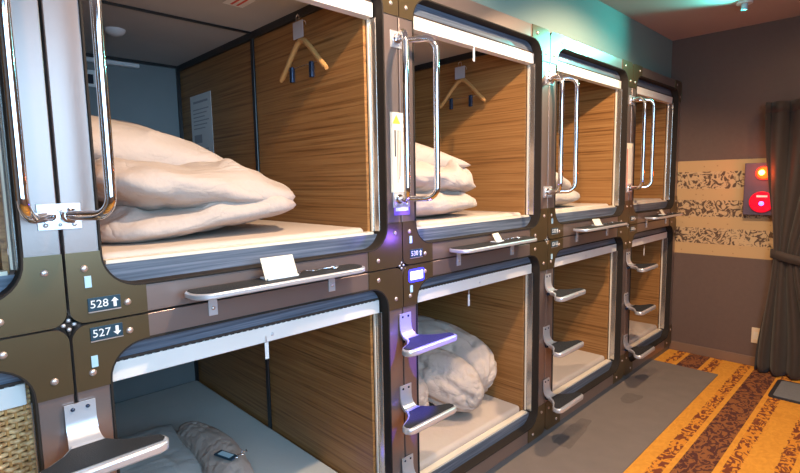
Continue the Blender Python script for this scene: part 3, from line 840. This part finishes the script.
def make_pull():
    t = empty('pull_tag', (0, 0, 0), 'x', 'tag', 'white pull tags hanging from the blind tracks')
    obj('tab', B((-.001, -.0065, -.062), (.001, .0065, -.008)), 'white', t, bevel=.0006)
    obj('cord', tube(bmesh.new(), [(0, 0, -.01), (0, 0, .012)], .0015, 6), 'steel', t)
    return t
pt = make_pull(); i = 0
for (y, z, lb) in ((.766, .975, 'white pull tag hanging under the track of lower capsule 527'), (1.80, .952, 'white pull tag hanging under the track of lower capsule 529'),
                   (1.84, 2.052, 'white pull tag hanging inside the head of upper capsule 530'), (3.95, .94, 'white pull tag in the farthest lower capsule')):
    o = pt if i == 0 else dup(pt); i += 1
    o.location = (-.032, y, z); o['label'] = lb

# ------------------------------------------------------------------ back wall: alarm, curtain, outlet
t = empty('alarm_panel', (0, 0, 0), 'purple-grey alarm panel with orange lamp above red bell, left of the curtain', 'alarm')
obj('panel_box', B((.475, YW-.07, 1.175), (.70, YW, 1.56)), 'box_metal', t, bevel=.004)
lamp = obj('lamp_lens', dome(bmesh.new(), (.595, YW-.07, 1.485), (0, -1, 0), .044, .055, 24, 6), 'lamp_orange', t, 60)
lamp['label'] = 'glowing orange lamp'
obj('lamp_core', dome(bmesh.new(), (.590, YW-.118, 1.488), (0, -1, 0), .020, .012, 20, 4), 'lamp_core', lamp, 60)
obj('lamp_collar', cyl(bmesh.new(), (.595, YW-.07, 1.485), (.595, YW-.082, 1.485), .052, 28), 'red_ink', lamp, 40)
bell = obj('bell_plate', cyl(bmesh.new(), (.592, YW-.07, 1.272), (.592, YW-.088, 1.272), .078, 36), 'bell_red', t, 40, .004)
bell['label'] = 'round red call point'
obj('push_button', dome(bmesh.new(), (.592, YW-.088, 1.262), (0, -1, 0), .016, .010, 20), 'lamp_blue', bell, 60)
obj('lettering_bar', B((.560, YW-.0893, 1.308), (.626, YW-.0875, 1.322)), 'white', bell)
pl = bpy.data.lights.new('alarm_lamp', 'POINT'); pl.energy = 1.2; pl.color = (1, .10, .02); pl.shadow_soft_size = .03
po = bpy.data.objects.new('alarm_lamp_light', pl); C.objects.link(po); po.location = (.595, YW-.16, 1.485)
pl = bpy.data.lights.new('post_glow_added', 'POINT'); pl.energy = 1.0; pl.color = (.15, .08, 1); pl.shadow_soft_size = .02
po = bpy.data.objects.new('post_glow_added_light', pl); C.objects.link(po); po.location = (.13, 1.39, 1.24)  # added point light, tints the post violet above the lit plate
t = empty('outlet_cover', (0, 0, 0), 'small beige outlet cover low on the brown back wall beside the curtain', 'outlet')
obj('cover', B((.565, YW-.009, .185), (.625, YW, .305)), 'outlet', t, bevel=.003)
obj('socket', B((.580, YW-.010, .215), (.610, YW-.0088, .275)), 'cream', t, bevel=.0005)

cu = empty('curtain', (0, 0, 0), 'dark brown pleated curtain tied back at the right side of the back wall', 'curtain')
def lerp(a, b, f): return a+(b-a)*f
def sm(f): f = max(0, min(1, f)); return f*f*(3-2*f)
ZT = 1.975; ZTI = .905
def cur(s, z):
    if z > ZTI:
        f = sm(((z-ZTI)/(ZT-ZTI))**.75); xl = lerp(.685, .585, f); xr = lerp(.93, 1.42, f); A = lerp(.020, .032, f)
    else:
        f = sm((ZTI-z)/.85); xl = lerp(.685, .605, f); xr = lerp(.93, 1.25, f); A = lerp(.020, .045, f)
    x = xl+(xr-xl)*s
    ph = s*2*PI*7 + .8*math.sin(s*9)+.5*math.sin(z*2.2+s*5)
    y = YW-.115 + A*math.sin(ph) + .012*math.sin(s*17+z*3)
    x += .008*math.cos(ph)
    return Vector((x, y, z))
bm = bmesh.new(); NS, NZ = 260, 60; g = []
for j in range(NZ+1):
    z = .012+(ZT-.012)*j/NZ; g.append([bm.verts.new(cur(i/NS, z)) for i in range(NS+1)])
for j in range(NZ):
    for i in range(NS): bm.faces.new((g[j][i], g[j][i+1], g[j+1][i+1], g[j+1][i]))
o = obj('cloth', bm, 'curtain', cu, 180); md = o.modifiers.new('thick', 'SOLIDIFY'); md.thickness = .003
bm = bmesh.new()                                                  # heading tape, follows the pleats
H0 = [cur(i/NS, ZT-.01)+Vector((0, -.004, 0)) for i in range(NS+1)]
a = [bm.verts.new(p+Vector((0, 0, -.055))) for p in H0]; b = [bm.verts.new(p+Vector((0, 0, .02))) for p in H0]
for i in range(NS): bm.faces.new((a[i], a[i+1], b[i+1], b[i]))
o = obj('heading', bm, 'curtain', cu, 180); md = o.modifiers.new('thick', 'SOLIDIFY'); md.thickness = .004
# tieback: band hugging the gathered cloth
pts = []
for i in range(49):
    a_ = 2*PI*i/48; pts.append((.81+.138*math.cos(a_), YW-.112+.048*math.sin(a_), ZTI-.03-.03*math.cos(a_)))
bm = bmesh.new(); r0 = [bm.verts.new((p[0], p[1], p[2]-.032)) for p in pts[:-1]]; r1 = [bm.verts.new((p[0], p[1], p[2]+.032)) for p in pts[:-1]]
for i in range(48): bm.faces.new((r0[i], r0[(i+1) % 48], r1[(i+1) % 48], r1[i]))
o = obj('tieback', bm, 'curtain', cu, 180); md = o.modifiers.new('thick', 'SOLIDIFY'); md.thickness = .005; md.offset = 1
rd = empty('curtain_rod', (0, 0, 0), 'dark rod holding the brown curtain, mostly behind its heading', 'curtain rod')
obj('rod', cyl(bmesh.new(), (.62, YW-.055, ZT-.03), (1.6, YW-.055, ZT-.03), .009), 'bead', rd, 40)
for x in (.66, 1.55): obj('wall_bracket', B((x-.01, YW-.055, ZT-.05), (x+.01, YW, ZT-.01)), 'bead', rd)

# ceiling fitting near the back
t = empty('ceiling_fixture', (.535, 3.93, ZC), 'small pale ceiling fixture at the top right of the photo', 'fixture')
obj('base', cyl(bmesh.new(), (0, 0, 0), (0, 0, -.012), .045, 24), 'tube_white', t, 40)
obj('stem', cyl(bmesh.new(), (0, 0, -.012), (0, 0, -.05), .018, 16), 'pale_blue_tag', t, 40)

# ------------------------------------------------------------------ floor mats
def mat_slab(name, x0, x1, y0, y1, h, mat, r, label, parent=None):
    P = []
    for (cx, cyy, a0) in ((x1-r, y1-r, 0), (x0+r, y1-r, 90), (x0+r, y0+r, 180), (x1-r, y0+r, 270)):
        for i in range(5):
            a = math.radians(a0+90*i/4); P.append((cx+r*math.cos(a), cyy+r*math.sin(a)))
    return prism(bmesh.new(), P, lambda a, b: (a, b, 0.0), lambda a, b: (a, b, h))
gm = empty('floor_runner', (0, 0, 0), 'long taupe-grey carpet runner lying in front of the capsules', 'runner')
obj('pile', mat_slab('', -.011, .444, -2.2, 4.17, .006, 'grey_mat', .004, ''), 'grey_mat', gm)
rnd = random.Random(3)
for (cx, cyy, a_, b_, rz) in ((.085, 2.62, .05, .20, .1), (.14, 3.32, .05, .09, -.1)):
    bm = bmesh.new(); P = []
    for i in range(28):
        q = 2*PI*i/28; k = 1+.12*math.sin(3*q+cx*40)+.06*math.sin(7*q)
        u = a_*k*(abs(math.cos(q))**.6)*math.copysign(1, math.cos(q)); v = b_*k*(abs(math.sin(q))**.6)*math.copysign(1, math.sin(q))
        P.append((cx+u*math.cos(rz)-v*math.sin(rz), cyy+u*math.sin(rz)+v*math.cos(rz)))
    prism(bm, P, lambda a, b: (a, b, .0058), lambda a, b: (a, b, .0066))
    obj('worn_patch', bm, 'mat_stain', gm)
dm = empty('door_mat', (0, 0, 0), 'blue-grey door mat with a black rubber edge in front of the curtain', 'door mat')
obj('rubber_edge', mat_slab('', .775, 1.5, 3.97, 4.36, .007, 'mat_edge', .03, ''), 'mat_edge', dm)
obj('pile', mat_slab('', .80, 1.475, 3.995, 4.335, .010, 'mat_blue', .02, ''), 'mat_blue', dm)
